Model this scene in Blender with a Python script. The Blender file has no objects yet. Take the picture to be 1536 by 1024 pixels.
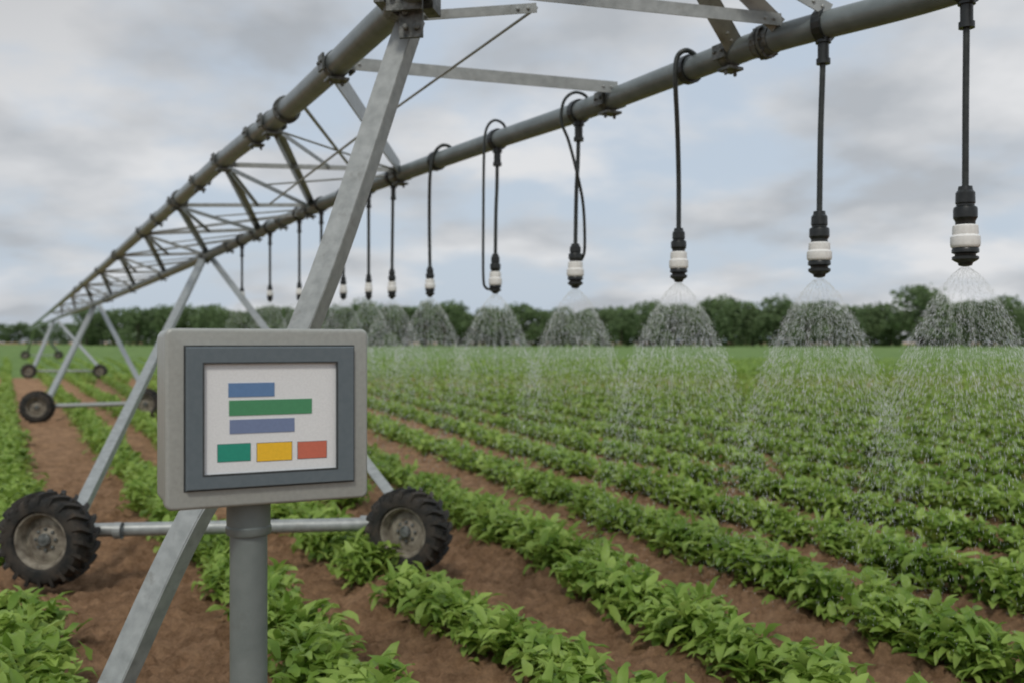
import bpy, bmesh, math, random
import numpy as np
from mathutils import Vector, Matrix
C = bpy.context.scene.collection
R = math.radians
F, CX, CY, H = 1500.0, 768.0, 512.0, 2.0
random.seed(5)
rng = np.random.default_rng(11)

def V(px, py, Y): return Vector(((px-CX)*Y/F, Y, H-(py-CY)*Y/F))
def pxof(p): return CX+F*p.x/p.y

# ---------------------------------------------------------------- materials
def newmat(name):
    m = bpy.data.materials.new(name); m.use_nodes = True
    nt = m.node_tree; b = nt.nodes['Principled BSDF']
    return m, nt, b
def mat(name, c1, c2, rough=.6, metal=0., scale=20., bump=.0, bscale=60., spec=.5, lo=.35, hi=.65, detail=6, streak=None):
    m, nt, b = newmat(name)
    tc = nt.nodes.new('ShaderNodeTexCoord')
    n = nt.nodes.new('ShaderNodeTexNoise'); n.inputs['Scale'].default_value = scale; n.inputs['Detail'].default_value = detail
    nt.links.new(tc.outputs['Object'], n.inputs['Vector'])
    r = nt.nodes.new('ShaderNodeValToRGB')
    r.color_ramp.elements[0].position = lo; r.color_ramp.elements[0].color = (*c1, 1)
    r.color_ramp.elements[1].position = hi; r.color_ramp.elements[1].color = (*c2, 1)
    nt.links.new(n.outputs['Fac'], r.inputs['Fac'])
    out = r.outputs['Color']
    if streak:   # sparse rust / dirt stains
        n3 = nt.nodes.new('ShaderNodeTexNoise'); n3.inputs['Scale'].default_value = scale*.45; n3.inputs['Detail'].default_value = 9; n3.inputs['Roughness'].default_value = .7
        nt.links.new(tc.outputs['Object'], n3.inputs['Vector'])
        r3 = nt.nodes.new('ShaderNodeValToRGB'); r3.color_ramp.elements[0].position = .58; r3.color_ramp.elements[0].color = (0,0,0,1); r3.color_ramp.elements[1].position = .72; r3.color_ramp.elements[1].color = (.7,.7,.7,1)
        nt.links.new(n3.outputs['Fac'], r3.inputs['Fac'])
        mm = nt.nodes.new('ShaderNodeMix'); mm.data_type = 'RGBA'; nt.links.new(r3.outputs['Color'], mm.inputs[0]); nt.links.new(out, mm.inputs[6]); mm.inputs[7].default_value = (*streak, 1); out = mm.outputs[2]
    nt.links.new(out, b.inputs['Base Color'])
    b.inputs['Roughness'].default_value = rough; b.inputs['Metallic'].default_value = metal
    b.inputs['Specular IOR Level'].default_value = spec
    if bump:
        n2 = nt.nodes.new('ShaderNodeTexNoise'); n2.inputs['Scale'].default_value = bscale; n2.inputs['Detail'].default_value = 5
        nt.links.new(tc.outputs['Object'], n2.inputs['Vector'])
        bp = nt.nodes.new('ShaderNodeBump'); bp.inputs['Strength'].default_value = bump; bp.inputs['Distance'].default_value = .01
        nt.links.new(n2.outputs['Fac'], bp.inputs['Height']); nt.links.new(bp.outputs['Normal'], b.inputs['Normal'])
    return m
M = {}
M['pipe'] = mat('pipe_steel', (.125,.148,.148), (.205,.235,.235), .34, .12, 7, .08, 50, lo=.25, hi=.75, streak=(.11,.115,.105))
M['galv'] = mat('galvanised_steel', (.25,.268,.26), (.39,.41,.40), .42, .2, 16, .10, 90, lo=.25, hi=.75, streak=(.19,.19,.17))
M['galvd'] = mat('weathered_bracket_steel', (.06,.067,.062), (.19,.20,.19), .5, .3, 25, .4, 80)
M['case'] = mat('cast_housing', (.325,.337,.31), (.37,.382,.352), .42, .1, 90, .045, 300, lo=.3, hi=.7, streak=(.30,.305,.275))
M['bezel'] = mat('slate_bezel', (.11,.14,.155), (.125,.155,.17), .48, .0, 60, .04, 300)
M['screen'] = mat('screen_face', (.72,.735,.73), (.78,.795,.79), .35, 0, 220, .03, 400)
M['gap'] = mat('dark_gap', (.03,.035,.035), (.05,.055,.055), .6)
M['post'] = mat('painted_post', (.155,.183,.173), (.21,.238,.225), .46, .15, 14, .10, 160, lo=.25, hi=.75, streak=(.13,.145,.13))
M['black'] = mat('black_plastic', (.008,.010,.010), (.02,.023,.022), .35, 0, 40)
M['hose'] = mat('black_hose', (.012,.016,.014), (.03,.036,.032), .4, 0, 30)
M['white'] = mat('white_plastic', (.74,.74,.71), (.84,.84,.81), .4, 0, 50)
M['tyre'] = mat('tyre_rubber', (.010,.011,.010), (.045,.037,.028), .75, 0, 9, .5, 60, streak=(.10,.065,.04))
M['rim'] = mat('worn_rim', (.12,.10,.075), (.32,.29,.23), .6, .2, 14, .4, 60, streak=(.12,.07,.04))
M['bark'] = mat('bark', (.05,.04,.03), (.09,.075,.055), .9, 0, 3)
def flat(name, c): return mat(name, tuple(x*.93 for x in c), c, .4, 0, 120, .05, 400)
M['u_blue'] = flat('display_blue', (.12,.23,.42)); M['u_green'] = flat('display_green', (.07,.28,.13)); M['u_viol'] = flat('display_violet', (.18,.235,.38))
M['u_teal'] = flat('display_teal', (.02,.29,.20)); M['u_yel'] = flat('display_yellow', (.90,.54,.03)); M['u_red'] = flat('display_red', (.60,.16,.10))

def leafmat(name, c1, c2, scale, trans=.35, rough=.45, spec=.4):
    m, nt, b = newmat(name)
    g = nt.nodes.new('ShaderNodeNewGeometry')
    n = nt.nodes.new('ShaderNodeTexNoise'); n.inputs['Scale'].default_value = scale; n.inputs['Detail'].default_value = 4
    nt.links.new(g.outputs['Position'], n.inputs['Vector'])
    r = nt.nodes.new('ShaderNodeValToRGB')
    r.color_ramp.elements[0].position = .3; r.color_ramp.elements[0].color = (*c1, 1)
    r.color_ramp.elements[1].position = .7; r.color_ramp.elements[1].color = (*c2, 1)
    isl = nt.nodes.new('ShaderNodeMath'); isl.operation = 'MULTIPLY_ADD'; isl.inputs[1].default_value = .36
    nt.links.new(g.outputs['Random Per Island'], isl.inputs[0])
    sub = nt.nodes.new('ShaderNodeMath'); sub.operation = 'SUBTRACT'; sub.inputs[1].default_value = .18
    nt.links.new(n.outputs['Fac'], sub.inputs[0]); nt.links.new(sub.outputs[0], isl.inputs[2])
    nt.links.new(isl.outputs[0], r.inputs['Fac'])
    nt.links.new(r.outputs['Color'], b.inputs['Base Color'])
    b.inputs['Roughness'].default_value = rough; b.inputs['Specular IOR Level'].default_value = spec
    t = nt.nodes.new('ShaderNodeBsdfTranslucent')
    hs = nt.nodes.new('ShaderNodeHueSaturation'); hs.inputs['Value'].default_value = 1.3; hs.inputs['Hue'].default_value = .485
    nt.links.new(r.outputs['Color'], hs.inputs['Color']); nt.links.new(hs.outputs['Color'], t.inputs['Color'])
    mx = nt.nodes.new('ShaderNodeMixShader'); mx.inputs[0].default_value = trans
    nt.links.new(b.outputs[0], mx.inputs[1]); nt.links.new(t.outputs[0], mx.inputs[2])
    nt.links.new(mx.outputs[0], nt.nodes['Material Output'].inputs['Surface'])
    return m
M['leaf'] = leafmat('crop_leaf', (.15,.262,.036), (.35,.485,.115), 3.0, .38, .5, .3)
M['tree'] = leafmat('hazed_tree_foliage', (.115,.172,.082), (.175,.245,.115), .12, .3, .8, .15)  # distance haze painted in as a paler foliage colour
M['canopy'] = leafmat('far_crop', (.11,.19,.038), (.175,.28,.065), .5, .1, .7, .2)

m, nt, b = newmat('water_droplets'); M['water'] = m
nt.nodes.remove(b)
df = nt.nodes.new('ShaderNodeBsdfDiffuse'); df.inputs['Color'].default_value = (.95,.97,.97,1)
tl = nt.nodes.new('ShaderNodeBsdfTranslucent'); tl.inputs['Color'].default_value = (.95,.97,.97,1)
m1 = nt.nodes.new('ShaderNodeMixShader'); m1.inputs[0].default_value = .5; nt.links.new(df.outputs[0], m1.inputs[1]); nt.links.new(tl.outputs[0], m1.inputs[2])
tr = nt.nodes.new('ShaderNodeBsdfTransparent'); mx = nt.nodes.new('ShaderNodeMixShader'); mx.inputs[0].default_value = .45
nt.links.new(m1.outputs[0], mx.inputs[1]); nt.links.new(tr.outputs[0], mx.inputs[2]); nt.links.new(mx.outputs[0], nt.nodes['Material Output'].inputs['Surface'])

# soil
m, nt, b = newmat('tilled_soil'); M['soil'] = m
g = nt.nodes.new('ShaderNodeNewGeometry')
n = nt.nodes.new('ShaderNodeTexNoise'); n.inputs['Scale'].default_value = 3.6; n.inputs['Detail'].default_value = 14; n.inputs['Roughness'].default_value = .84
r = nt.nodes.new('ShaderNodeValToRGB'); e = r.color_ramp.elements
e[0].position = .36; e[0].color = (.20,.113,.060,1); e[1].position = .64; e[1].color = (.68,.42,.245,1)
nt.links.new(g.outputs['Position'], n.inputs['Vector']); nt.links.new(n.outputs['Fac'], r.inputs['Fac']); nt.links.new(r.outputs['Color'], b.inputs['Base Color'])
n2 = nt.nodes.new('ShaderNodeTexNoise'); n2.inputs['Scale'].default_value = 34; n2.inputs['Detail'].default_value = 9; n2.inputs['Roughness'].default_value = .8
nt.links.new(g.outputs['Position'], n2.inputs['Vector'])
bp = nt.nodes.new('ShaderNodeBump'); bp.inputs['Strength'].default_value = 1.; bp.inputs['Distance'].default_value = .07
nt.links.new(n2.outputs['Fac'], bp.inputs['Height']); nt.links.new(bp.outputs['Normal'], b.inputs['Normal']); b.inputs['Roughness'].default_value = .95; b.inputs['Specular IOR Level'].default_value = .12

# ---------------------------------------------------------------- mesh helpers
def perp(a):
    a = a.normalized(); h = Vector((0,0,1)) if abs(a.z) < .95 else Vector((1,0,0))
    u = a.cross(h).normalized(); return u, a.cross(u).normalized()
def smoothpath(pts, k=6):
    P = [pts[0]*2-pts[1]]+list(pts)+[pts[-1]*2-pts[-2]]; out = []
    for i in range(1, len(P)-2):
        for j in range(k):
            t = j/k; a, b_, c, d = P[i-1], P[i], P[i+1], P[i+2]
            out.append(.5*((2*b_)+(c-a)*t+(2*a-5*b_+4*c-d)*t*t+(3*b_-a-3*c+d)*t**3))
    out.append(P[-2].copy()); return out
class MB:
    def __init__(s): s.v = []; s.f = []
    def add(s, vs, fs):
        o = len(s.v); s.v += [Vector(x) for x in vs]; s.f += [tuple(i+o for i in f) for f in fs]; return s
    def tube(s, pts, r, n=12):
        m_ = len(pts); rr = r if isinstance(r, (list, tuple)) else [r]*m_
        t0 = (pts[1]-pts[0]).normalized(); u, w = perp(t0); vs = []
        for i, p in enumerate(pts):
            t = (pts[min(i+1, m_-1)]-pts[max(i-1, 0)]).normalized()
            u = (u-t*u.dot(t)).normalized(); w = t.cross(u)
            for k in range(n):
                a = 2*math.pi*k/n; vs.append(p+(u*math.cos(a)+w*math.sin(a))*rr[i])
        fs = [(i*n+k, i*n+(k+1)%n, (i+1)*n+(k+1)%n, (i+1)*n+k) for i in range(m_-1) for k in range(n)]
        fs.append(tuple(range(n))[::-1]); fs.append(tuple((m_-1)*n+k for k in range(n)))
        return s.add(vs, fs)
    def lathe(s, prof, o, axis, n=24, cap=True):
        a_ = axis.normalized(); u, w = perp(a_); vs = []
        for (r_, h) in prof:
            for k in range(n):
                t = 2*math.pi*k/n; vs.append(o+a_*h+(u*math.cos(t)+w*math.sin(t))*r_)
        m_ = len(prof)
        fs = [(i*n+k, i*n+(k+1)%n, (i+1)*n+(k+1)%n, (i+1)*n+k) for i in range(m_-1) for k in range(n)]
        if cap: fs.append(tuple(range(n))[::-1]); fs.append(tuple((m_-1)*n+k for k in range(n)))
        return s.add(vs, fs)
    def box(s, c, ax, h):
        vs = [c+ax[0]*(h[0]*i)+ax[1]*(h[1]*j)+ax[2]*(h[2]*k) for i in (-1,1) for j in (-1,1) for k in (-1,1)]
        return s.add(vs, [(0,1,3,2),(4,6,7,5),(0,4,5,1),(2,3,7,6),(0,2,6,4),(1,5,7,3)])
    def angle(s, p0, p1, w, t=.012, wd=Vector((1,0,0))):
        a = (p1-p0).normalized(); u = (wd-a*wd.dot(a)).normalized(); v = a.cross(u)
        if v.y < 0: v = -v
        L = (p1-p0).length/2; c = (p0+p1)/2
        s.box(c, (a,u,v), (L, w/2, t/2))
        s.box(c+u*(w/2-t/2)+v*(w*.35+t/2), (a,u,v), (L, t/2, w*.35-.001)); return s
    def bolt(s, p, ax, r=.012, h=.012): return s.lathe([(r,0),(r,h),(r*.5,h*1.2)], p, ax, 6)
    def build(s, name, m, parent=None, smooth=False, ang=40):
        me = bpy.data.meshes.new(name); org = Vector((0,0,0)); q = parent
        while q is not None: org += q.location; q = q.parent
        me.from_pydata([tuple(v-org) for v in s.v], [], s.f); me.materials.append(m)
        bm = bmesh.new(); bm.from_mesh(me); bmesh.ops.recalc_face_normals(bm, faces=bm.faces); bm.to_mesh(me); bm.free()
        if smooth:
            me.polygons.foreach_set('use_smooth', [True]*len(me.polygons)); me.set_sharp_from_angle(angle=R(ang))
        o = bpy.data.objects.new(name, me); C.objects.link(o); o.parent = parent; return o
def tag(o, label=None, cat=None, group=None, kind=None):
    if label: o['label'] = label
    if cat: o['category'] = cat
    if group: o['group'] = group
    if kind: o['kind'] = kind
    return o
def empty(name, loc):
    o = bpy.data.objects.new(name, None); C.objects.link(o); o.location = loc; o.empty_display_size = .1; return o
def quadmesh(name, verts, quads, m, smooth=False):
    me = bpy.data.meshes.new(name); verts = np.asarray(verts, dtype=np.float32); quads = np.asarray(quads, dtype=np.int32)
    me.vertices.add(len(verts)); me.vertices.foreach_set('co', verts.ravel())
    me.loops.add(quads.size); me.loops.foreach_set('vertex_index', quads.ravel())
    me.polygons.add(len(quads)); me.polygons.foreach_set('loop_start', np.arange(len(quads), dtype=np.int32)*4)
    me.polygons.foreach_set('use_smooth', np.full(len(quads), smooth))
    me.update(calc_edges=True); me.materials.append(m); return me

# ---------------------------------------------------------------- crop rows (ground lines)
def gx(px, Y): return (px-CX)*Y/F
Y9 = 6.85
rows = []      # (x at Y9, slope, start Y, name)
def addrow(x950, vp, y0=2.6, key='far'): rows.append((gx(x950, Y9), (vp-CX)/F, y0, key))
for k in (3,2,1): addrow(-5-k*320, -5-k*4)
addrow(5, 4, key='A'); addrow(390, 14, key='B'); addrow(674, 14, key='C'); addrow(1000, 205, key='D'); addrow(1310, 240, key='E'); addrow(1620, 250, key='F')
for k in range(1, 75): addrow(1620+320*k, 250+min(k,10)*2, key='G' if k == 1 else 'far')
c, d = rows[5], rows[6]
for f_, y0 in ((.5, 12), (.25, 25), (.75, 25), (.125,48),(.375,48),(.625,48),(.875,48)):
    rows.append((c[0]+(d[0]-c[0])*f_, c[1]+(d[1]-c[1])*f_, y0, 'far'))
# value noise
G = rng.random((256,256))
def vn(x, y):
    xi = np.floor(x).astype(int); yi = np.floor(y).astype(int); fx = x-xi; fy = y-yi
    fx = fx*fx*(3-2*fx); fy = fy*fy*(3-2*fy); a = G[xi%256, yi%256]; b_ = G[(xi+1)%256, yi%256]; c_ = G[xi%256, (yi+1)%256]; d_ = G[(xi+1)%256, (yi+1)%256]
    return (a*(1-fx)+b_*fx)*(1-fy)+(c_*(1-fx)+d_*fx)*fy
def graded(a, b_, st, far, g=1.15):
    xs = list(np.arange(a, b_, st)); s = st; x = xs[-1]
    while x < far: s *= g; x += s; xs.append(x)
    return xs
xr = graded(0, 6, .024, 1500, 1.07); xs = np.array([-x for x in xr[::-1]][:-1]+xr)
ys = np.array([-300,-100,-40,-15,-6,-2,0,1,1.6,2.2,2.8,3.4,4.0]+graded(4.4, 11, .024, 1800, 1.05))
X, Yg = np.meshgrid(xs, ys)
ca, sa = math.cos(.6), math.sin(.6)
XR, YR = X*ca-Yg*sa, X*sa+Yg*ca
cl = vn(XR*9+40, YR*9); cl2 = vn(XR*16+7+vn(X*3,Yg*3)*2, YR*16+77); cl3 = vn(XR*31+11, YR*31)
Z = (vn(X*2.1, Yg*2.1)-.5)*.05+(vn(X*5, Yg*5+9)-.5)*.04+np.maximum(cl-.5, 0)*.08+np.maximum(cl2-.42,0)*.09+np.maximum(cl3-.45,0)*.08
dmin = np.full(X.shape, 9.)
for (x0, sl, y0, k) in rows[:30]:
    dmin = np.minimum(dmin, np.abs(X-(x0+sl*(Yg-Y9))))
near = np.clip((50-Yg)/25, 0, 1)
Z = Z*near+.05*np.exp(-(dmin/.3)**2)*near-.065
ny, nx = X.shape
idx = np.arange(ny*nx).reshape(ny, nx)
q = np.stack([idx[:-1,:-1], idx[:-1,1:], idx[1:,1:], idx[1:,:-1]], -1).reshape(-1,4)
me = quadmesh('ground', np.stack([X,Yg,Z],-1).reshape(-1,3), q, M['soil'], True)
o = bpy.data.objects.new('ground', me); C.objects.link(o); tag(o, 'brown tilled soil between the crop rows', 'soil', kind='structure')

# ---------------------------------------------------------------- plants
def plant(rg, nl, seg, size=1., wmul=1., fold=True):
    vs = []; fs = []
    for i in range(nl):
        az = rg.random()*2*math.pi; z0 = rg.random()*.23; el = R(rg.uniform(25,88)); bend = R(rg.uniform(30,120))
        L = rg.uniform(.085,.185)*size; w = rg.uniform(.016,.033)*wmul
        d_ = np.array([math.cos(az), math.sin(az), 0]); sd = np.array([-math.sin(az), math.cos(az), 0]); tw = rg.uniform(-.8,.8)
        p = np.array([rg.normal()*.075, rg.normal()*.075, z0]); o_ = len(vs)
        for j in range(seg+1):
            t = j/seg; e_ = el-bend*t
            if j: p = p+(d_*math.cos(e_)+np.array([0,0,1])*math.sin(e_))*(L/seg)
            ww = w*(math.sin(math.pi*min(1, .08+.92*t)**.85)**.8 if t < 1 else .03)+.002
            nrm = -d_*math.sin(e_)+np.array([0,0,1])*math.cos(e_)
            s2 = sd*math.cos(tw*t)+nrm*math.sin(tw*t)
            if fold:
                up = nrm*ww*.42*(1+.6*math.sin(j*2.3+i))
                vs += [p-s2*ww+up, p, p+s2*ww+up]
            else: vs += [p-s2*ww, p+s2*ww]
        c_ = 3 if fold else 2
        for j in range(seg):
            for k in range(c_-1):
                a = o_+j*c_+k; fs.append((a, a+1, a+1+c_, a+c_))
    return np.array(vs), np.array(fs)
rg = np.random.default_rng(3)
nearv = [plant(rg, 76, 5) for _ in range(12)]
midv = [plant(rg, 38, 3, 1.05, 1.35, False) for _ in range(8)]
farv = [plant(rg, 15, 2, 1.12, 2.2, False) for _ in range(6)]
allp = []
for ri, (x0, sl, y0, key) in enumerate(rows):
    y = y0
    while y < 105:
        xc = x0+sl*(y-Y9)
        st = .13 if y < 22 else (.18 if y < 40 else (.30 if y < 65 else .65))
        y += st*rg.uniform(.75,1.25)
        lim = .55*y+1.2
        if abs(xc) > lim: continue
        wob = .03*math.sin(y*1.7+ri*2)
        xx = xc+wob+rg.normal()*(.09 if y < 20 else .06); pxx = CX+F*xx/y
        if 578 < pxx < 690 and 7.7 < y < 9.2: continue
        if -30 < pxx < 165 and 6.9 < y < 8.8: continue
        allp.append((xx, y, rg.uniform(.94,1.22)*(1+.06*math.sin(y*.9+ri))*(1 if y < 60 else 1.25), rg.random()*6.283, key, ri))
def vis(p):
    px = CX+F*p[0]/p[1]; py = CY+F*1.7/p[1]
    return -60 < px < 1596 and py < 1080 and p[1] > 4.6
seen = sorted([p for p in allp if vis(p) and p[4] != 'far'], key=lambda p: p[1])[:298]
ids = set(id(p) for p in seen)
RL = {'A': 'leafy green crop plant in the far left row, beside the left wheel track',
      'B': 'leafy green crop plant in the row passing behind the control panel post',
      'C': 'leafy green crop plant in the row just left of the right-hand lugged wheel',
      'D': 'leafy green crop plant in the first row right of the right-hand lugged wheel',
      'E': 'leafy green crop plant in the second row right of the right-hand lugged wheel',
      'F': 'leafy green crop plant in the third row right of the right-hand lugged wheel',
      'G': 'leafy green crop plant in the fourth row right of the right-hand lugged wheel'}
GL = {'A': 'crop plants of the far left row', 'B': 'crop plants of the row behind the panel post', 'C': 'crop plants of the row left of the right-hand wheel', 'D': 'crop plants of the first row right of the wheel', 'E': 'crop plants of the second row right of the wheel', 'F': 'crop plants of the third row right of the wheel', 'G': 'crop plants of the fourth row right of the wheel'}
pm = [quadmesh('crop_plant', v, f, M['leaf'], True) for v, f in nearv]
for i, p in enumerate(seen):
    o = bpy.data.objects.new('crop_plant', pm[i % 12]); C.objects.link(o); o.location = (p[0], p[1], 0); o.rotation_euler = (0,0,p[3]); o.scale = (p[2],)*3
    tag(o, RL[p[4]], 'crop plant', GL[p[4]])
vv = []; ff = []; off = 0
for i, p in enumerate(allp):
    if id(p) in ids: continue
    v, f = (nearv[i%12] if p[1] < 13 else midv[i%8] if p[1] < 34 else farv[i%6])
    c_, s_ = math.cos(p[3]), math.sin(p[3]); k = p[2]
    w = np.stack([(v[:,0]*c_-v[:,1]*s_)*k+p[0], (v[:,0]*s_+v[:,1]*c_)*k+p[1], v[:,2]*k], -1)
    vv.append(w); ff.append(f+off); off += len(v)
me = quadmesh('crop_rows', np.concatenate(vv), np.concatenate(ff), M['leaf'], True)
o = bpy.data.objects.new('crop_rows', me); C.objects.link(o); tag(o, 'long rows of green leafy crops running away to the distant trees', 'crops', kind='stuff')
# distant canopy sheet
xs = np.arange(-330, 260, 1.0); ys = np.concatenate([np.arange(50, 180, 1.0), np.arange(180, 640, 4)])
X, Yg = np.meshgrid(xs, ys)
Z = .10+.16*np.clip((Yg-55)/50, 0, 1)+(vn(X*.9, Yg*.7)-.5)*.24*np.clip((Yg-42)/30, .2, 1)+(vn(X*.05+7, Yg*.03)-.5)*.2*np.clip((Yg-60)/60, 0, 1)
Z -= .3*np.clip((66-Yg)/18, 0, 1)
ny, nx = X.shape; idx = np.arange(ny*nx).reshape(ny, nx)
q = np.stack([idx[:-1,:-1], idx[:-1,1:], idx[1:,1:], idx[1:,:-1]], -1).reshape(-1,4)
me = quadmesh('distant_crops', np.stack([X,Yg,Z],-1).reshape(-1,3), q, M['canopy'], True)
o = bpy.data.objects.new('distant_crops', me); C.objects.link(o); tag(o, 'smooth green far end of the crop field below the tree line', 'crops', kind='stuff')

# ---------------------------------------------------------------- trees
def crown(rg, h, w, n):
    lobes = []
    for i in range(13):
        t = rg.random(); zz = h*(.14+.72*t); rad = w*.5*(1-.45*abs(t-.4))
        a = rg.random()*6.283; lobes.append((math.cos(a)*rad*.55, math.sin(a)*rad*.55, zz, w*rg.uniform(.17,.28)))
    lobes.append((0,0,h*.82,w*.2))
    vs = []; fs = []
    for i in range(n):
        l = lobes[rg.integers(len(lobes))]; d_ = rg.normal(size=3); d_ /= np.linalg.norm(d_)
        p = np.array(l[:3])+d_*l[3]*rg.uniform(.6,1.08)*np.array([1,1,.85]); p[2] = max(.6, p[2])
        a = rg.normal(size=3); a /= np.linalg.norm(a); b_ = np.cross(a, rg.normal(size=3)); b_ /= np.linalg.norm(b_); s_ = rg.uniform(.28,.62)*h/16
        o_ = len(vs); vs += [p-a*s_-b_*s_*.6, p+a*s_-b_*s_*.6, p+a*s_*.8+b_*s_*.6, p-a*s_*.8+b_*s_*.6]; fs.append((o_,o_+1,o_+2,o_+3))
    return np.array(vs), np.array(fs)
def trunkmesh(h):
    mb = MB(); mb.tube([Vector((0,0,-.2)), Vector((.1,0,h*.3)), Vector((0,.1,h*.7))], [.35,.25,.08], 7)
    for a in (0, 2.1, 4.2): mb.tube([Vector((0.05,0,h*.3)), Vector((math.cos(a)*h*.2, math.sin(a)*h*.2, h*.6))], [.16,.05], 5)
    return mb
crowns = []
for k in range(7):
    v, f = crown(rg, 16., 15., 1700); crowns.append(quadmesh('crown', v, f, M['tree']))
tproto = trunkmesh(16.).build('trunk', M['bark']); trunkme = tproto.data; bpy.data.objects.remove(tproto)
def tree(px, top, Y, k, label, group, sx=1.):
    h = H+(CY-top)*Y/F
    r_ = empty('tree', Vector(((px-CX)*Y/F, Y, 0))); s_ = h/15.4; r_.scale = (s_*sx, s_*sx, s_); r_.rotation_euler = (0,0,random.random()*6.28)
    for nm, me_ in (('trunk', trunkme), ('crown', crowns[k%7])):
        o = bpy.data.objects.new(nm, me_); C.objects.link(o); o.parent = r_
    tag(r_, label, 'tree', group); return r_
x = 250; k = 0; tallone = None
while x < 1600:
    top = 462-4*math.sin(x*.013)-random.uniform(-3,7)-(6 if x > 1060 else 0)
    if 1350 < x < 1425 and tallone is None:
        tallone = tree(x+15, 432, 348, 4, 'tallest rounded tree of the line, standing above its neighbours at the right', None, 1.25)
    else: tree(x, top, random.uniform(345,362), k, 'green broadleaf tree in the line along the far edge of the field', 'trees along the far field edge')
    x += random.uniform(24,34); k += 1
x = 130
while x < 262:
    tree(x, 464-random.uniform(-4,5), random.uniform(400,430), k, 'green tree in the clump beyond the far spans, left of the control panel', 'trees of the left clump'); x += random.uniform(20,28); k += 1
x = -30
while x < 140:
    tree(x, 488-random.uniform(-3,5), 560+random.uniform(-10,10), k, 'small hazy distant tree at the far left of the horizon', 'small distant trees at the far left'); x += random.uniform(14,20); k += 1
vs = []; fs = []
for i in range(14000):
    px = rg.uniform(125, 1650); Y = rg.uniform(366,376) if px > 250 else rg.uniform(432,440); p = np.array([(px-CX)*Y/F, Y, rg.random()**.8*(12.8+1.2*math.sin(px*.05)+.8*math.sin(px*.13))+.3])
    a = rg.normal(size=3); a /= np.linalg.norm(a); b_ = np.cross(a, rg.normal(size=3)); b_ /= np.linalg.norm(b_); s_ = rg.uniform(.6,1.2)
    o_ = len(vs); vs += [p-a*s_-b_*s_*.6, p+a*s_-b_*s_*.6, p+a*s_*.8+b_*s_*.6, p-a*s_*.8+b_*s_*.6]; fs.append((o_,o_+1,o_+2,o_+3))
me = quadmesh('distant_wood', np.array(vs), np.array(fs), M['tree']); o = bpy.data.objects.new('distant_wood', me); C.objects.link(o)
tag(o, 'dark undergrowth filling the wood behind the field edge trees', 'wood', kind='stuff')

# ---------------------------------------------------------------- pipes and truss
Rpts = [V(1750,-135,4.17), V(1420,-12,5.19), V(1165,58,6.0), V(1030,106,6.65), V(863,170,7.9), V(740,212,9.0), V(600,262,10.4), V(460,316,13), V(310,384,17), V(200,432,24), V(140,457,33), V(80,480,60), V(45,496,110)]
Lpts = [V(700,-130,4.4), V(600,5,5.6), V(560,45,6.05), V(430,165,8.2), V(335,240,10.4), V(270,298,13), V(200,360,18), V(150,405,24), V(100,447,38), V(60,480,75), V(40,495,120)]
Rd = smoothpath(Rpts, 8); Ld = smoothpath(Lpts, 8)
def at(D, px):
    for i in range(len(D)-1):
        a, b_ = pxof(D[i]), pxof(D[i+1])
        if (a-px)*(b_-px) <= 0 and a != b_:
            t = (px-a)/(b_-a); za, zb = D[i].y, D[i+1].y; t = t*za/(t*za+(1-t)*zb) if (t*za+(1-t)*zb) else t
            p = D[i].lerp(D[i+1], t); tg = (D[i+1]-D[i]).normalized(); return p, tg
    raise ValueError(px)
root = empty('irrigation_truss', at(Rd, 600)[0]); tag(root, 'long galvanised twin-pipe irrigation truss crossing overhead from upper right to left horizon', 'irrigation boom')
RR, LR = .079, .086
MB().tube(Rd, RR, 20).build('water_pipe', M['pipe'], root, True)['label'] = 'right pipe carrying the sprinkler hoses'
MB().tube(Ld, LR, 20).build('water_pipe', M['pipe'], root, True)['label'] = 'thick left pipe rising to the near tower top'
def flange(D, px, r, wid=.045, m='galvd', bolts=8):
    p, t = at(D, px); mb = MB()
    mb.lathe([(r*1.02,-wid*1.4),(r*1.08,-wid*1.4),(r*1.08,-wid*.5),(r*1.32,-wid*.5),(r*1.32,-.004),(r*1.26,-.004),(r*1.26,.004),(r*1.32,.004),(r*1.32,wid*.5),(r*1.08,wid*.5),(r*1.08,wid*1.4),(r*1.02,wid*1.4)], p, t, 20, False)
    u, w = perp(t)
    for k in range(bolts):
        a = k*2*math.pi/bolts; q_ = p+(u*math.cos(a)+w*math.sin(a))*r*1.2
        mb.bolt(q_+t*wid*.5, t, .010); mb.bolt(q_-t*wid*.5, -t, .010)
    mb.build('pipe_flange', M[m], root)
for px in (430, 270, 175, 115): flange(Ld, px, LR)
for px in (1148, 310, 160): flange(Rd, px, RR)
def bracket(D, px, r, big=1.):
    p, t = at(D, px); up = Vector((0,0,1)); sd = t.cross(up).normalized(); up2 = sd.cross(t); mb = MB()
    mb.lathe([(r*1.0,-.035*big),(r*1.10,-.035*big),(r*1.10,.035*big),(r*1.0,.035*big)], p, t, 18, False)
    for sgn in (-1, 1):
        q_ = p+sd*sgn*r*1.25; mb.box(q_, (t, up2, sd), (.05*big, .045*big, .008)); mb.bolt(q_+sd*sgn*.008+t*.03*big, sd*sgn); mb.bolt(q_+sd*sgn*.008-t*.03*big, sd*sgn)
    mb.box(p-up2*r*1.25, (t, sd, up2), (.055*big, .06*big, .009)); mb.bolt(p-up2*(r*1.25+.009)+sd*.04, -up2, .012, .025); mb.bolt(p-up2*(r*1.25+.009)-sd*.04, -up2, .012, .025)
    mb.build('clamp_bracket', M['galvd'], root)
Ln = [505, 408, 335, 265, 215, 178, 150, 126, 106, 90, 76]
Rn = [915, 600, 465, 385, 308, 245, 200, 166, 138, 112, 92]
for i, px in enumerate(Ln[:8]): bracket(Ld, px, LR, 1.2)
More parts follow.
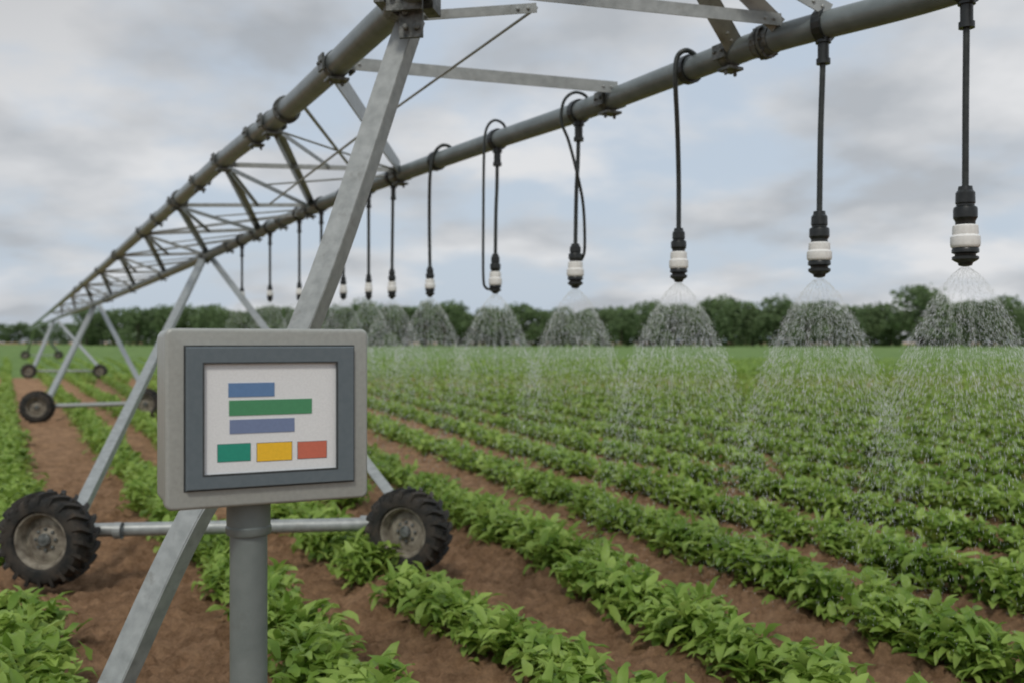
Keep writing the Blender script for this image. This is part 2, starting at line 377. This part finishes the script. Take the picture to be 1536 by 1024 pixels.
for i, px in enumerate(Rn[:8]): bracket(Rd, px, RR, 1.1)
bracket(Rd, 1095, RR, 1.)
for px in (385, 300, 238): bracket(Ld, px, LR, 1.)
for px in (540, 425, 345): bracket(Rd, px, RR, .9)
def strut(p0, p1, w, nm='strut', ang=True, wd=Vector((0,0,1)), label=None, m='galv'):
    mb = MB()
    if ang:
        mb.angle(p0, p1, w, .008, wd)
        if p0.y < 9:
            a = (p1-p0).normalized(); u = (wd-a*wd.dot(a)).normalized(); v = a.cross(u)
            if v.y > 0: v = -v
            for e_ in (p0+a*.08, p0+a*.14, p1-a*.05, p1-a*.11): mb.bolt(e_+v*.004, v, .010, .010)
    else: mb.tube([p0, p1], w/2, 8)
    o = mb.build(nm, M[m], root)
    if label: o['label'] = label
dn = Vector((0,0,-.05))
L_ = lambda px: at(Ld, px)[0]
R_ = lambda px: at(Rd, px)[0]
strut(L_(625), R_(1165)+Vector((0,-.1,.08)), .072, 'cross_bar', label='flat cross bar at the top of the picture')
strut(L_(508), R_(925)+Vector((0,-.05,.06)), .085, 'cross_bar', label='flat cross bar over the middle of the field')
strut(L_(590)+Vector((.05,-.05,-.05)), V(805,12,5.75), .055, 'brace')
strut(V(805,12,5.75), V(590,165,7.6), .018, 'tie_rod', False); strut(V(590,165,7.6), V(405,306,11.5), .022, 'tie_rod', False)
strut(L_(503)+Vector((0,0,-.05)), R_(600)+Vector((0,-.03,.06)), .15, 'strut', label='broad diagonal strut behind the slanting leg')
T = V(990,-130,5.6)
strut(T, R_(1097)+Vector((0,-.09,.02)), .12, 'strut', wd=Vector((1,0,.3))); strut(T+Vector((.02,0,0)), R_(1163)+Vector((0,-.08,.05)), .10, 'strut', wd=Vector((1,0,.3))); strut(T, R_(1243)+Vector((0,-.02,.07)), .08, 'strut'); strut(T, L_(660), .07, 'strut')
for i in range(1, len(Ln)):
    w = .05
    if i > 1: strut(L_(Ln[i])+dn, R_(Rn[i-1])+Vector((0,0,.05)), w, 'cross_bar')
    strut(L_(Ln[i])+dn*1.2, R_(Rn[i])+Vector((0,0,.03)), w if i > 1 else .02, 'strut' if i > 1 else 'tie_rod', i > 1)
    if i+1 < len(Rn): strut(L_(Ln[i])+dn, R_(Rn[i+1])+Vector((0,0,.05)), w*1.7, 'strut')
    if i > 1:
        strut(L_(Ln[i-1])+dn*.8, L_(Ln[i]).lerp(R_(Rn[i-1]), .6)+Vector((0,0,.02)), w*.8, 'strut')
        strut(R_(Rn[i-1]), L_(Ln[i]).lerp(R_(Rn[i]), .45), .022, 'tie_rod', False)
        if i > 2: strut(R_(Rn[i-1])+dn, L_(Ln[i+1] if i+1 < len(Ln) else Ln[i])+dn, w*.8, 'strut')
strut(L_(452)+dn, R_(545)+Vector((0,0,.05)), .03, 'tie_rod', False)
# near tower leg and head bracket
leg = [V(612,25,5.6), V(450,490,5.05), V(283,775,4.78), V(166,1024,4.6), V(94,1176,4.5)]
lt = empty('support_leg', Vector((leg[-1].x, leg[-1].y, 0))); tag(lt, 'broad galvanised steel leg slanting down behind the control panel from the top bracket', 'support leg')
def ribbon(mb, pts, w, t, wd):
    vs = []
    for i, p in enumerate(pts):
        a = (pts[min(i+1,len(pts)-1)]-pts[max(i-1,0)]).normalized(); u = (wd-a*wd.dot(a)).normalized(); v = a.cross(u)
        vs += [p-u*w/2-v*t/2, p+u*w/2-v*t/2, p+u*w/2+v*t/2, p-u*w/2+v*t/2]
    fs = [(i*4+k, i*4+(k+1)%4, (i+1)*4+(k+1)%4, (i+1)*4+k) for i in range(len(pts)-1) for k in range(4)]+[(0,1,2,3),(len(pts)*4-4, len(pts)*4-3, len(pts)*4-2, len(pts)*4-1)]
    mb.add(vs, fs)
sp = smoothpath(leg, 6); mb = MB(); wd = Vector((1,-.35,0)).normalized(); ribbon(mb, sp, .128, .014, wd); mb.build('leg_face', M['galv'], lt)
mb = MB(); off = wd*.072+Vector((0,.045,0)); ribbon(mb, [p+off for p in sp], .014, .10, wd); mb.build('leg_flange', M['galv'], lt)
MB().box(Vector((leg[-1].x, leg[-1].y, .0)), (Vector((1,0,0)),Vector((0,1,0)),Vector((0,0,1))), (.16,.16,.02)).build('foot_plate', M['galvd'], lt)
mb = MB(); p, t = at(Ld, 606); sd = Vector((1,-.2,0)).normalized(); up = Vector((0,0,1)); fw = sd.cross(up)
mb.lathe([(LR,-.12),(LR*1.25,-.12),(LR*1.25,-.05),(LR*1.5,-.05),(LR*1.5,.03),(LR*1.2,.03),(LR*1.2,.14),(LR,.14)], p, t, 20, False)
mb.box(p+Vector((.02,-.16,-.06)), (sd, up, fw), (.10,.06,.012)); mb.box(p+Vector((.05,-.10,-.16)), (sd, up, fw), (.065,.09,.012)); mb.box(p+Vector((-.11,-.05,.03)), (sd, up, fw), (.03,.09,.07)); mb.box(p+Vector((.15,-.02,-.02)), (sd, up, fw), (.035,.07,.08))
for dx, dz in ((-.05,-.04),(.08,-.04),(.02,-.2),(.08,-.2),(.02,-.12)): mb.bolt(p+Vector((dx,-.165 if dz > -.1 else -.115,dz)), Vector((0,-1,0)), .017, .025)
mb.build('head_bracket', M['galvd'], root)

# ---------------------------------------------------------------- wheel towers
def wheel(parent, c, rad, yaw, lod):
    ax = Vector((math.sin(yaw), -math.cos(yaw), 0)); w = rad*.36; n = 40 if lod == 0 else 20
    wm = MB().lathe([(rad*.50,-.01),(rad*.50,.01),(rad*.30,.035),(rad*.26,.03),(rad*.12,.055),(.001,.06)], c, ax, n, False).build('wheel', M['rim'], parent, True)
    MB().lathe([(rad*.50,-w*.75),(rad*.60,-w*.8),(rad*.6,-w*.7),(rad*.52,-w*.6),(rad*.50,0),(rad*.52,w*.6),(rad*.6,w*.7),(rad*.60,w*.82),(rad*.55,w*.82),(rad*.50,w*.6),(rad*.48,0)], c, ax, n, False).build('rim', M['rim'], wm, True, 30)
    mb = MB(); mb.lathe([(rad*.14,0),(rad*.14,w*.5),(rad*.11,w*.6),(rad*.05,w*.62)], c, ax, 16)
    u, v = perp(ax)
    if lod == 0:
        for k in range(8): a = k*math.pi/4; mb.bolt(c+(u*math.cos(a)+v*math.sin(a))*rad*.22+ax*.03, ax, .014, .02)
    mb.build('hub', M['galvd'], wm)
    mb = MB(); mb.lathe([(rad*.58,-w*.8),(rad*.62,-w*.98),(rad*.76,-w*1.04),(rad*.86,-w*.95),(rad*.91,-w*.7),(rad*.925,0),(rad*.91,w*.7),(rad*.86,w*.95),(rad*.76,w*1.04),(rad*.62,w*.98),(rad*.58,w*.8)], c, ax, n, False)
    nl = 20 if lod < 2 else 10
    for k in range(nl):
        for s_ in (-1, 1):
            a0 = (k+(.5 if s_ > 0 else 0))*2*math.pi/nl
            def pt(a, r_, h): return c+(u*math.cos(a)+v*math.sin(a))*r_+ax*h
            pts = [(a0, rad*.93, 0), (a0+.10, rad*.93, w*.6*s_), (a0+.17, rad*.90, w*.98*s_), (a0+.19, rad*.80, w*1.07*s_)]
            vs = []
            for i_, (a, r_, h) in enumerate(pts):
                hw = .055; hh = rad*.075 if i_ < 3 else rad*.03
                vs += [pt(a-hw, r_-.01, h), pt(a-hw*.8, r_+hh, h), pt(a+hw*.8, r_+hh, h), pt(a+hw, r_-.01, h)]
            mb.add(vs, [(i_*4+j, i_*4+(j+1)%4, i_*4+4+(j+1)%4, i_*4+4+j) for i_ in range(3) for j in range(4)]+[(0,1,2,3),(12,13,14,15)])
    mb.build('tyre', M['tyre'], wm, True, 30)
def tower(label, apex, wl, wr, lw, yaws, lod):
    c1 = V(*wl[:3]); c2 = V(*wr[:3]); r_ = empty('wheel_tower', Vector(((c1.x+c2.x)/2, (c1.y+c2.y)/2, 0))); tag(r_, label, 'wheel tower')
    bk = Vector((0,.34,0)); ap1, ap2 = V(*apex[0]), V(*apex[1])
    a1, a2 = c1+bk, c2+bk
    MB().angle(ap1, a1, lw, .01, Vector((1,0,0))).build('leg', M['galv'], r_); MB().angle(ap2, a2, lw, .01, Vector((1,0,0))).build('leg', M['galv'], r_)
    MB().tube([a1, a1.lerp(a2,.5), a2], .058, 14).build('axle_beam', M['galv'], r_, True)
    if lod == 0:
        for (cc, aa, sg) in ((c1, a1, 1), (c2, a2, -1)):
            MB().lathe([(.066,-.03),(.070,-.03),(.070,.03),(.066,.03)], aa+Vector((.43*sg,0,0)), Vector((1,0,0)), 16, False).build('beam_collar', M['galv'], r_)
    for cc, aa in ((c1,a1),(c2,a2)): MB().tube([cc, aa], .05, 10).build('stub_axle', M['galvd'], r_)
    wheel(r_, c1, wl[3], yaws[0], lod); wheel(r_, c2, wr[3], yaws[1], lod)
tower('nearest wheel tower, its large lugged tyres either side of the control panel post', ((303,388,16.9),(318,388,16.9)), (73,807,8.05,.385), (613,795,8.5,.365), .105, (R(-8), R(-22)), 0)
tower('second wheel tower, smaller and blurred to the left of the control panel', ((141,458,32.8),(149,458,32.8)), (56,610,25.0,.41), (219,605,25.8,.40), .14, (R(12), R(5)), 1)
tower('tiny distant wheel tower, third away, near the left horizon', ((80,481,59),(86,481,59)), (43,556,52.5,.40), (150,556,52.5,.38), .18, (R(12), R(5)), 2)
tower('faintest and farthest wheel tower, barely visible on the left horizon', ((52,493,96),(56,493,96)), (38,532,100,.45), (88,532,100,.45), .22, (R(12), R(5)), 2)

# ---------------------------------------------------------------- drop sprinklers
S = [
 (1448,1450,283,338,372,400,43,'drop sprinkler at the far right, its hose leaving the top of the picture'),
 (1229,1235,320,364,391,417,37,'second drop sprinkler from the right on a straight hose under a black clamp'),
 (1018,1034,345,378,403,424,29,'third drop sprinkler from the right, its hose looped once over the pipe'),
 (863,868,368,393,415,433,26,'fourth drop sprinkler from the right with two hoses crossing'),
 (743,746,383,408,428,441,20,'fifth drop sprinkler from the right with a second parallel hose on its left'),
 (645,655,402,419,433,446,16,'sixth drop sprinkler from the right, its hose arching over the pipe'),
 (588,590,405,423,437,449,14,'seventh drop sprinkler from the right, beside the broad diagonal strut foot'),
 (553,553,412,425,438,450,12,'eighth drop sprinkler from the right, small, on a straight hose'),
 (515,517,415,428,440,450,12,'ninth drop sprinkler from the right, first clear of the slanting leg'),
 (482,482,422,432,441,452,11,'tenth drop sprinkler from the right, partly behind the slanting leg'),
 (449,449,424,433,442,452,10,'eleventh drop sprinkler from the right, its lower end behind the slanting leg'),
 (405,405,428,436,444,453,10,'small drop sprinkler just left of the slanting leg'),
 (363,363,432,438,445,453,9,'leftmost small drop sprinkler near the second tower legs')]
SPL = ['widest water spray at the far right edge','second water spray from the right','third water spray from the right','fourth water spray from the right, over the tree line','fifth water spray from the right','sixth water spray from the right','seventh water spray from the right, small cone','eighth water spray from the right, small cone','ninth water spray from the right, small pale cone','tenth water spray from the right, small cone by the slanting leg','eleventh water spray, behind the slanting leg and panel top','small pale water spray left of the slanting leg','leftmost small pale water spray above the control panel']
for i, (x, xp, yc, w0, w1, yb, wp, label) in enumerate(S):
    pp, tg = at(Rd, xp); Y = pp.y; r_ = empty('drop_sprinkler', pp); tag(r_, label, 'sprinkler', 'drop sprinklers hanging from the right pipe')
    wr = wp/2*Y/F; n = 24 if i < 7 else 10
    hr = .0165 if i < 7 else .017
    MB().lathe([(RR,-.028),(RR*1.22,-.028),(RR*1.22,.028),(RR,.028)], pp, tg, 18, False).build('pipe_clamp', M['black'], r_)
    pyp = CY-(pp.z-H)*F/Y
    bot = pyp+RR*F/Y
    Yf = Y-.115
    def hose(pts, rr=hr): MB().tube(smoothpath([V(*q_) for q_ in pts], 8), rr, 10).build('hose', M['hose'], r_, True)
    if i in (0, 1, 3, 4) or i > 5:
        s_ = .04 if i < 6 else .03
        xt = xp if i != 3 else 868
        MB().lathe([(s_*.6,.06),(s_*1.1,.06),(s_*1.1,.0),(s_*.8,0),(s_*.8,-.09),(s_*1.0,-.09),(s_*1.0,-.12),(s_*.5,-.12)], V(xt, bot+6, Y), Vector((0,0,1)), 14).build('hose_fitting', M['black'], r_, True, 30)
        hose([(xt, bot+6, Y), (xt-(xt-x)*.25, bot+60 if i < 6 else bot+15, Y), (x+(xt-x)*.3, (bot+yc)/2+15, Y), (x, yc+6, Y)])
    if i == 2: hose([(1052,96,Y+.02),(1046,86,Yf+.05),(1030,76,Yf),(1016,86,Yf),(1013,118,Yf),(1016,190,Y-.05),(1018,270,Y),(1018,350,Y)])
    if i == 3:
        hose([(884,168,Y),(880,146,Y-.05),(862,139,Yf),(846,152,Yf),(842,182,Yf),(853,212,Yf),(866,262,Yf),(875,310,Y-.05),(877,372,Y-.02),(872,391,Y)], .012)
    if i == 4: hose([(760,208,Y),(756,188,Y-.05),(741,181,Yf),(729,196,Yf),(726,235,Yf),(725,330,Y-.04),(725,415,Y-.02),(729,432,Y),(738,434,Y)], .012)
    if i == 5: hose([(680,240,Y),(676,222,Y-.05),(662,219,Yf),(650,234,Yf),(645,265,Yf),(644,330,Y),(645,406,Y)])
    zc, z0, z1, zb = (V(x, q_, Y).z for q_ in (yc, w0, w1, yb)); o_ = V(x, CY, Y); o_.z = 0; Zx = Vector((0,0,1))
    hc = zc-z0
    MB().lathe([(hr*.9,zc+.012),(wr*.46,zc+.01),(wr*.50,zc-hc*.05),(wr*.64,zc-hc*.12),(wr*.66,zc-hc*.40),(wr*.60,zc-hc*.43),(wr*.60,zc-hc*.48),(wr*.76,zc-hc*.52),(wr*.80,zc-hc*.58),(wr*.80,zc-hc*.80),(wr*.74,zc-hc*.84),(wr*.66,zc-hc*.90),(wr*.66,z0-.004)], o_, Zx, n).build('coupling', M['black'], r_, True, 28)
    hw = z0-z1
    MB().lathe([(wr*.5,z0+.004),(wr*.78,z0),(wr*.84,z0-hw*.05),(wr*.86,z0-hw*.36),(wr*.84,z0-hw*.42),(wr*.90,z0-hw*.47),(wr*.98,z0-hw*.52),(wr*.99,z0-hw*.86),(wr*.95,z0-hw*.95),(wr*.88,z1),(wr*.5,z1-.002)], o_, Zx, n).build('white_weight', M['white'], r_, True, 28)
    hb = z1-zb
    MB().lathe([(wr*.5,z1+.003),(wr*.84,z1-.001),(wr*.90,z1-hb*.10),(wr*.90,z1-hb*.26),(wr*.70,z1-hb*.33),(wr*.68,z1-hb*.42),(wr*.88,z1-hb*.48),(wr*.88,z1-hb*.62),(wr*.70,z1-hb*.72),(wr*.50,z1-hb*.80),(wr*.44,z1-hb*.94),(wr*.2,zb)], o_, Zx, n).build('nozzle', M['black'], r_, True, 35)
    # spray: fine droplets falling on ballistic paths
    nd = [13500,13000,12000,9600,7600,6000,4600,3800,3400,3000,2700,2700,2200][i]
    src = Vector((o_.x, Y, zb)); rg2 = np.random.default_rng(100+i)
    drop = np.minimum(rg2.gamma(1.35, .37, nd)+.004, 1.7+.1*rg2.random(nd))
    az = rg2.random(nd)*2*np.pi
    shell = rg2.random(nd) < .78
    fr = np.where(shell, 1-np.abs(rg2.normal(0,.06,nd)), rg2.random(nd)**.6)
    az = np.where(shell, np.round(az/(2*np.pi)*24)/24*2*np.pi+rg2.normal(0,.05,nd), az)
    sc = .275
    rad = sc*(drop/.41)**.62*fr+rg2.normal(0,.026,nd)*np.minimum(1, drop*1.8)
    p = np.stack([np.cos(az)*rad, np.sin(az)*rad, -drop], -1)
    dd = .62*rad/np.maximum(drop,.02); tv = np.stack([np.cos(az)*dd, np.sin(az)*dd, -np.ones(nd)], -1); tv /= np.linalg.norm(tv, axis=1)[:,None]
    k_ = Y/5.2
    g_ = np.interp(drop, [0,.06,.13,.35,.6,1.2,1.8], [.62,.55,.56,.74,1.12,1.1,.55])
    ln = rg2.uniform(.005,.014,nd)*k_**.4*np.minimum(g_*1.2,1.2); wd_ = (.0004+.0010*rg2.random(nd)**2)*k_**.7*g_
    a = np.cross(tv, rg2.normal(size=(nd,3))); a /= np.linalg.norm(a, axis=1)[:,None]; b_ = np.cross(tv, a)
    c0 = p+np.array(src)[None,:]
    vs = np.stack([c0-tv*ln[:,None], c0+a*wd_[:,None], c0+b_*wd_[:,None], c0-a*wd_[:,None], c0-b_*wd_[:,None], c0+tv*ln[:,None]], 1)
    base = np.arange(nd)[:,None]*6
    q = np.concatenate([base+np.array([[0,1,5,2]]), base+np.array([[0,2,5,3]]), base+np.array([[0,3,5,4]]), base+np.array([[0,4,5,1]])], 0)
    vs = vs.reshape(-1,3)-np.array(src)
    me = quadmesh('water_spray', vs, q, M['water']); o = bpy.data.objects.new('water_spray', me); C.objects.link(o); o.location = src
    tag(o, SPL[i], 'water spray', 'water sprays falling from the sprinklers')

# ---------------------------------------------------------------- control panel
pl = Vector(((248-CX)*2.45/F, 2.45, 0)); pr = Vector(((552-CX)*2.68/F, 2.68, 0))
e1 = (pr-pl).normalized(); e2 = Vector((0,0,1)); nn = Vector((e1.y, -e1.x, 0)).normalized()
Wd = (pr-pl).length; zt, zb = 2.032, 1.583
Cc = (pl+pr)/2; Cc.z = (zt+zb)/2; hh = (zt-zb)/2
cp = empty('control_panel', Vector((Cc.x-nn.x*.09, Cc.y-nn.y*.09, 0))); tag(cp, 'grey control panel with coloured screen bars, standing on a round post', 'control panel')
def uv(px, py):
    d_ = Vector(((px-CX)/F, 1, -(py-CY)/F)); o_ = Vector((0,0,H)); t = (Cc-o_).dot(nn)/d_.dot(nn); p = o_+d_*t-Cc
    return p.dot(e1), p.dot(e2)
def rbox(u0, u1, v0, v1, n0, n1, bev, seg, name, m, parent, bev2=None):
    bm = bmesh.new(); vs = [bm.verts.new((u, v, n_)) for u in (u0,u1) for v in (v0,v1) for n_ in (n0,n1)]
    for f in ((0,1,3,2),(4,6,7,5),(0,4,5,1),(2,3,7,6),(0,2,6,4),(1,5,7,3)): bm.faces.new([vs[i] for i in f])
    if bev2:
        es = [e for e in bm.edges if abs(e.verts[0].co.z-e.verts[1].co.z) > 1e-6]
        bmesh.ops.bevel(bm, geom=es, offset=bev2, segments=6, affect='EDGES', profile=.5)
        es = [e for e in bm.edges if abs(e.verts[0].co.z-e.verts[1].co.z) < 1e-6]
        bmesh.ops.bevel(bm, geom=es, offset=bev, segments=seg, affect='EDGES', profile=.5)
    elif bev: bmesh.ops.bevel(bm, geom=bm.edges[:], offset=bev, segments=seg, affect='EDGES', profile=.5)
    bmesh.ops.recalc_face_normals(bm, faces=bm.faces)
    mb = MB(); bm.verts.ensure_lookup_table(); bm.verts.index_update()
    mb.add([Cc+e1*v.co.x+e2*v.co.y+nn*v.co.z for v in bm.verts], [tuple(v.index for v in f.verts) for f in bm.faces]); bm.free()
    return mb.build(name, m, parent, True, 35)
def frame(o4, i4, n0, n1, ch, name, m, parent):
    (a,b_,c_,d_), (e_,f_,g_,h_) = o4, i4
    ring = lambda u0,u1,v0,v1,n_: [Cc+e1*u+e2*v+nn*n_ for u, v in ((u0,v0),(u1,v0),(u1,v1),(u0,v1))]
    rs = ring(a,b_,c_,d_,n0)+ring(a,b_,c_,d_,n1-ch)+ring(a+ch,b_-ch,c_+ch,d_-ch,n1)+ring(e_-ch,f_+ch,g_-ch,h_+ch,n1)+ring(e_,f_,g_,h_,n1-ch)+ring(e_,f_,g_,h_,n0)
    fs = [(i*4+k, i*4+(k+1)%4, (i+1)*4+(k+1)%4, (i+1)*4+k) for i in range(5) for k in range(4)]
    return MB().add(rs, fs).build(name, m, parent)
rbox(-Wd/2+.004, Wd/2-.004, -hh+.004, hh-.004, -.20, -.05, .010, 3, 'housing_back', M['case'], cp, .02)
rbox(-Wd/2, Wd/2, -hh, hh, -.052, 0, .009, 5, 'housing_front', M['case'], cp, .018)
u0, v1 = uv(278,520); u1, v0 = uv(529,721)
u0b, v0b = uv(284,733); v0 = (v0+v0b)/2
rbox(u0-.004, u1+.004, v0-.004, v1+.004, -.002, .0012, 0, 1, 'bezel_gap_shade', M['gap'], cp)  # near-black plate painting in the shaded gap around the bezel
su0, sv1 = uv(305,545); su1, sv0 = uv(503,700)
bz = frame((u0,u1,v0,v1), (su0,su1,sv0,sv1), .001, .013, .0025, 'bezel', M['bezel'], cp)
frame((su0-.0035,su1+.0035,sv0-.0035,sv1+.0035), (su0+.0005,su1-.0005,sv0+.0005,sv1-.0005), .012, .0142, .0006, 'bezel_lip', M['gap'], bz)
sc_ = rbox(su0-.002, su1+.002, sv0-.002, sv1+.002, .0013, .004, 0, 1, 'screen', M['screen'], cp)
for (a, b_, c_, d_, m_, nm, lb) in ((342,574,411,595,'u_blue','display_bar','short blue bar'), (343,600,467,623,'u_green','display_bar','long green bar'), (344,629,441,650,'u_viol','display_bar','violet blue bar'),
      (326,666,375,692,'u_teal','display_button','teal button'), (385,664,437,691,'u_yel','display_button','yellow button'), (446,662,489,687,'u_red','display_button','red button')):
    p0, q1 = uv(a, b_); _, q0 = uv(a, d_); p1, _ = uv(c_, d_)
    if nm == 'display_button': rbox(p0-.0011, p1+.0011, q0-.0011, q1+.0011, .0042, .0048, 0, 1, 'button_border', M['gap'] if m_ == 'u_yel' else M['bezel'], sc_)
    rbox(p0, p1, q0, q1, .0042, .0054, 0, 1, nm, M[m_], sc_)['label'] = lb
pc = Cc-nn*.09; px0 = V(373, 800, pc.y).x; base = Vector((px0, pc.y, 0)); pr_ = 27.5*pc.y/F
MB().lathe([(pr_,-.1),(pr_,zb-.06)], base, e2, 40).build('post', M['post'], cp, True)
MB().lathe([(pr_*1.06,zb-.092),(pr_*1.16,zb-.090),(pr_*1.22,zb-.084),(pr_*1.22,zb-.070),(pr_*1.17,zb-.066),(pr_*1.17,zb+.004)], base, e2, 40).build('post_collar', M['post'], cp, True, 30)

# ---------------------------------------------------------------- world, sun, camera
SA = 192
w = bpy.data.worlds.new('World'); bpy.context.scene.world = w; w.use_nodes = True; nt = w.node_tree; bg = nt.nodes['Background']
sky = nt.nodes.new('ShaderNodeTexSky'); sky.sky_type = 'NISHITA'; sky.sun_disc = False; sky.sun_elevation = R(50); sky.sun_rotation = R(SA); sky.dust_density = 2.5; sky.air_density = 1.2
tc = nt.nodes.new('ShaderNodeTexCoord'); sx = nt.nodes.new('ShaderNodeSeparateXYZ'); nt.links.new(tc.outputs['Generated'], sx.inputs[0])
def mth(op, a, b_=None, c_=None):
    n = nt.nodes.new('ShaderNodeMath'); n.operation = op
    for i, x_ in enumerate((a, b_, c_)):
        if x_ is None: continue
        if isinstance(x_, (int, float)): n.inputs[i].default_value = x_
        else: nt.links.new(x_, n.inputs[i])
    return n.outputs[0]
zz = mth('ADD', mth('MAXIMUM', sx.outputs[2], 0.), .26)
cv = nt.nodes.new('ShaderNodeCombineXYZ'); nt.links.new(mth('DIVIDE', sx.outputs[0], zz), cv.inputs[0]); nt.links.new(mth('DIVIDE', sx.outputs[1], zz), cv.inputs[1])
n1 = nt.nodes.new('ShaderNodeTexNoise'); n1.inputs['Scale'].default_value = 1.7; n1.inputs['Detail'].default_value = 8; n1.inputs['Roughness'].default_value = .52; n1.inputs['Distortion'].default_value = .15
nt.links.new(cv.outputs[0], n1.inputs['Vector'])
rc = nt.nodes.new('ShaderNodeValToRGB'); rc.color_ramp.interpolation = 'EASE'; rc.color_ramp.elements[0].position = .40; rc.color_ramp.elements[1].position = .58
nt.links.new(n1.outputs['Fac'], rc.inputs['Fac'])
n2 = nt.nodes.new('ShaderNodeTexNoise'); n2.inputs['Scale'].default_value = 1.9; n2.inputs['Detail'].default_value = 6; n2.inputs['Roughness'].default_value = .5; mp = nt.nodes.new('ShaderNodeMapping'); mp.inputs['Location'].default_value = (3.7, 1.2, 0)
nt.links.new(cv.outputs[0], mp.inputs[0]); nt.links.new(mp.outputs[0], n2.inputs['Vector'])
cc = nt.nodes.new('ShaderNodeValToRGB'); cc.color_ramp.elements[0].position = .38; cc.color_ramp.elements[0].color = (.41,.43,.455,1); cc.color_ramp.elements[1].position = .61; cc.color_ramp.elements[1].color = (.72,.72,.725,1)
nt.links.new(n2.outputs['Fac'], cc.inputs['Fac'])
# heavier grey cloud bank high on the left of the scene
left = mth('MULTIPLY', mth('SUBTRACT', 0., sx.outputs[0]), mth('MAXIMUM', mth('SUBTRACT', sx.outputs[2], .16), 0.)); bank = mth('SUBTRACT', 1., mth('MINIMUM', mth('MULTIPLY', mth('MAXIMUM', left, 0.), 4.), .22))
sc10 = nt.nodes.new('ShaderNodeVectorMath'); sc10.operation = 'SCALE'; nt.links.new(mth('MULTIPLY', bank, 10.), sc10.inputs['Scale']); nt.links.new(cc.outputs['Color'], sc10.inputs[0])
hz = nt.nodes.new('ShaderNodeMix'); hz.data_type = 'RGBA'; hz.inputs[0].default_value = .88; nt.links.new(sky.outputs[0], hz.inputs[6]); hz.inputs[7].default_value = (5.0,5.75,6.7,1)
mx = nt.nodes.new('ShaderNodeMix'); mx.data_type = 'RGBA'; nt.links.new(mth('MULTIPLY', rc.outputs['Color'], .88), mx.inputs[0]); nt.links.new(hz.outputs[2], mx.inputs[6]); nt.links.new(sc10.outputs[0], mx.inputs[7])
nt.links.new(mx.outputs[2], bg.inputs['Color']); bg.inputs['Strength'].default_value = .108
ld = bpy.data.lights.new('sun', 'SUN'); ld.energy = 1.5; ld.angle = R(10); ld.color = (1,.95,.87); so = bpy.data.objects.new('sun', ld); C.objects.link(so)
az = R(SA); el = R(50); sdir = Vector((math.sin(az)*math.cos(el), math.cos(az)*math.cos(el), math.sin(el))); so.rotation_euler = (-sdir).to_track_quat('-Z', 'Y').to_euler(); so.location = (0,-5,20)
cam = bpy.data.cameras.new('camera'); co = bpy.data.objects.new('camera', cam); C.objects.link(co); co.location = (0,0,H); co.rotation_euler = (R(90),0,0)
cam.sensor_width = 36; cam.lens = F/1536*36; cam.clip_end = 5000; cam.clip_start = .05
cam.dof.use_dof = True; cam.dof.focus_distance = 3.5; cam.dof.aperture_fstop = 2.3
bpy.context.scene.camera = co
vs_ = bpy.context.scene.view_settings; vs_.view_transform = 'Standard'; vs_.look = 'None'; vs_.exposure = 0
